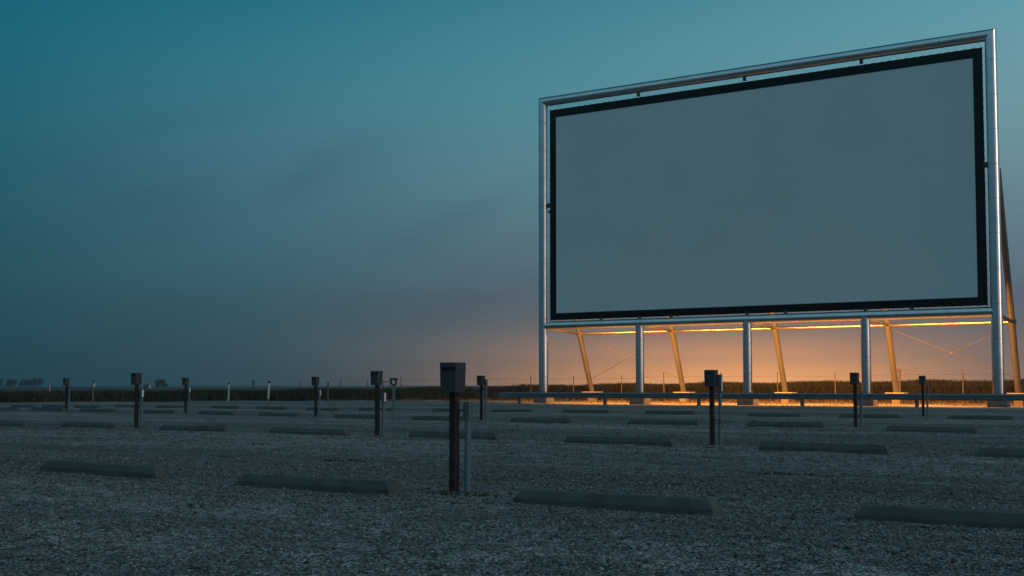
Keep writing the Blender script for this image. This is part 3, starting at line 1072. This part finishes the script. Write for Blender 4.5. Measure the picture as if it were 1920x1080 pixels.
# ------------------------------------------------------------------ marker posts along the edge of the lot
def marker(px, py, H, label, r=.045, capped=True, lean=0.0, m='pvc', stub=0.0):
    p = ground_at(px, py)
    root = thing('marker_post', label, 'marker post', (p.x, p.y, float(height(p.x, p.y)) - .01), 0, 'marker posts along the lot edge')
    root.rotation_euler = (0, lean, .3)
    if stub:
        MB().tube((0, 0, -.05), (0, 0, stub), r * .8, 10).build('stake', M['wood'], root, True)
    MB().tube((0, 0, stub * .9), (0, 0, H - .08), r, 12).build('pole', M[m], root, True)
    if capped:
        mb = MB()
        mb.tube((0, 0, H - .085), (0, 0, H), r * 1.35, 12)
        mb.build('cap', M['blackcap'], root, True)
    else:
        MB().tube((0, 0, H - .082), (0, 0, H - .05), r * 1.1, 12).build('cap', M[m], root, True)
    return root
marker(502, 762, 1.22, 'white marker post with black cap and dark foot, left of the third row speaker post', .05, True, .05, 'pvc', .42)
marker(428, 752.5, 1.20, 'white marker post with black cap at the field edge, left of its dark footed neighbour', .05, True, .03)
marker(93, 747, 1.15, 'short white marker post standing before the dark field at far left', .05, False, .0)
marker(615, 751, 1.32, 'grey bare marker post at the field edge right of the third row speaker post', .06, False, .0, 'wood')
def lamp_post():
    p = ground_at(174, 756.5)
    root = thing('yard_lamp', 'thin post with a small white lamp head at the far left field edge', 'lamp', (p.x, p.y, 0), YAW)
    MB().tube((0, 0, -.05), (0, 0, 1.14), .042, 12).build('pole', M['wood'], root, True)
    MB().tube((.0, 0, 1.05), (.03, 0, 1.30), .03, 10).build('stem', M['blackcap'], root, True)
    mb = MB()
    mb.tube((.05, -.03, .93), (.06, -.03, 1.04), .05, 12, r2=.055)
    mb.tube((.06, -.03, 1.04), (.12, -.03, 1.10), .055, 12, r2=.05)
    mb.build('lamp_head', M['label'], root, True)
lamp_post()
def small_sign():
    p = at_depth(475, 724, 96)
    root = thing('road_sign', 'small green sign on a post beyond the field left of centre', 'sign', (p.x, p.y, 0), YAW)
    MB().tube((0, 0, -.05), (0, 0, 1.46), .03, 10).build('pole', M['blackcap'], root, True)
    MB().box((0, -.035, 1.24), (.24, .02, .36)).build('sign_face', M['sign'], root, bevel=.004)
small_sign()
def pipe_gate():
    p = at_depth(727, 735, 82)
    root = thing('pipe_barrier', 'low pipe barrier behind the second row speaker post', 'barrier', (p.x, p.y, 0), YAW)
    MB().tube((-.42, 0, 1.27), (.36, 0, 1.27), .025, 10).build('top_bar', M['bracket'], root, True)
    for x in (-.30, .12, .24):
        MB().tube((x, 0, -.05), (x, 0, 1.26), .022, 10).build('leg', M['bracket'], root, True)
pipe_gate()

# ------------------------------------------------------------------ wire fence before the field
def wire_fence():
    y = 67.2
    tops = [(563, 712), (638, 711), (690, 711), (752, 706), (995, 704), (1075, 704), (1165, 703), (1245, 698), (1352, 698), (1458, 697), (1566, 697), (1686, 693), (1805, 693), (1965, 690)]
    root = thing('wire_fence', 'thin wire fence on slender posts in front of the field', 'fence', (-20, y, 0))
    P = []
    for k, (px, py) in enumerate(tops):
        r = ray(px, py)
        yy = y if px > 700 else y + (752 - px) * .028
        t = yy / r[1]
        x, z = r[0] * t, EYE + r[2] * t
        P.append((x + 20, yy - y, z))
        rr = .06 if px == 1686 else .034
        mb = MB()
        mb.tube((x + 20, yy - y, -.05), (x + 20 + random.uniform(-.03, .03), yy - y, z), rr, 10, r2=rr * .9)
        if px == 1686:
            mb.box((x + 20, yy - y, z - .06), (.17, .17, .2))
        mb.build('fence_post', M['wood'], root, True)
    for fz in (.86, .55, .28):
        mb = MB()
        for a, b in zip(P[:-1], P[1:]):
            m = ((a[0] + b[0]) / 2, (a[1] + b[1]) / 2, (a[2] + b[2]) / 2 * fz - .02)
            mb.tube((a[0], a[1], a[2] * fz), m, .006, 5, cap=False)
            mb.tube(m, (b[0], b[1], b[2] * fz), .006, 5, cap=False)
        mb.build('wire', M['cable'], root)
wire_fence()

# ------------------------------------------------------------------ far trees and shed on the left
def tree(px0, px1, ptop, pbase, depth, label, seed):
    rg = np.random.default_rng(seed)
    c = at_depth((px0 + px1) / 2, 724, depth)
    k = depth / FPX
    W, Hh = (px1 - px0) * k, (pbase - ptop) * k + 1.0
    root = thing('tree', label, 'tree', (c.x, c.y, 0), YAW, 'distant trees on the horizon')
    mb = MB()
    mb.tube((0, 0, -.1), (0, 0, Hh * .5), Hh * .035, 10, r2=Hh * .02)
    for q in range(5):
        a = q * 1.256 + seed
        mb.tube((0, 0, Hh * .28), (math.cos(a) * W * .22, math.sin(a) * W * .22, Hh * .62), Hh * .016, 7, r2=Hh * .006)
    mb.build('trunk', M['bark'], root, True)
    nl = 11
    cen = np.stack([rg.uniform(-.36, .36, nl) * W, rg.uniform(-.25, .25, nl) * W, rg.uniform(.28, .80, nl) * Hh], -1)
    rad = rg.uniform(.13, .20, nl) * min(W, Hh * 1.4)
    V, T = [], []
    for q in range(nl):
        m = 240
        d = rg.normal(0, 1, (m, 3))
        d /= np.linalg.norm(d, axis=1)[:, None]
        p = cen[q] + d * (rad[q] * rg.uniform(.3, 1.08, m) ** .6)[:, None]
        p[:, 2] = np.clip(p[:, 2], Hh * .03, None)
        s = Hh * .045
        for corner in range(4):
            V.append(p + rg.normal(0, s, (m, 3)))
    V = np.stack([np.concatenate(V[i::4]) for i in range(4)], 1)
    n = len(V)
    numpy_mesh('crown', V.reshape(-1, 3), np.arange(n * 4).reshape(n, 4), np.zeros(n * 4), M['leaf'], None, root)
tree(-9, 6, 712.5, 725.5, 700, 'distant hazy tree cut by the left picture edge', 1)
tree(11, 32, 713.5, 725.5, 700, 'distant hazy tree, second from the left edge, alone beside the gap', 2)
tree(37, 57, 713, 725.5, 700, 'distant hazy tree in the far left clump, its left half', 3)
tree(50, 80, 711.5, 725.5, 710, 'distant hazy broad tree in the far left clump, its right half', 4)
tree(291, 313, 715, 727, 520, 'lone distant round tree beyond the field, right of the far left speaker post', 5)
def shed():
    c = at_depth(275, 725, 420)
    root = thing('shed', 'tiny distant white sided shed with dark middle beyond the field', 'shed', (c.x, c.y, 0), YAW)
    MB().box((0, 0, .55), (2.6, 1.4, 1.2)).build('wall', M['shed_wall'], root)
    mb = MB()
    mb.poly([(-.95, -.85, .0), (.95, -.85, 0), (.95, -.85, 1.1), (.45, -.85, 1.55), (-.45, -.85, 1.55), (-.95, -.85, 1.1)], (0, 1.75, 0))
    mb.build('roof', M['shed_roof'], root)
shed()

# ------------------------------------------------------------------ evening haze
HAZE = 0.0008
if HAZE > 0:
    mb = MB()
    mb.box((-150, 325, 14.5), (2000, 1750, 31))
    hm = bpy.data.materials.new('haze')
    hm.use_nodes = True
    t = hm.node_tree
    t.nodes.clear()
    pv = t.nodes.new('ShaderNodeVolumePrincipled')
    pv.inputs['Color'].default_value = (.9, .93, .95, 1)
    pv.inputs['Density'].default_value = HAZE
    pv.inputs['Anisotropy'].default_value = .75
    oo = t.nodes.new('ShaderNodeOutputMaterial')
    t.links.new(pv.outputs[0], oo.inputs['Volume'])
    h = mb.build('haze', hm)
    tag(h, kind='stuff')
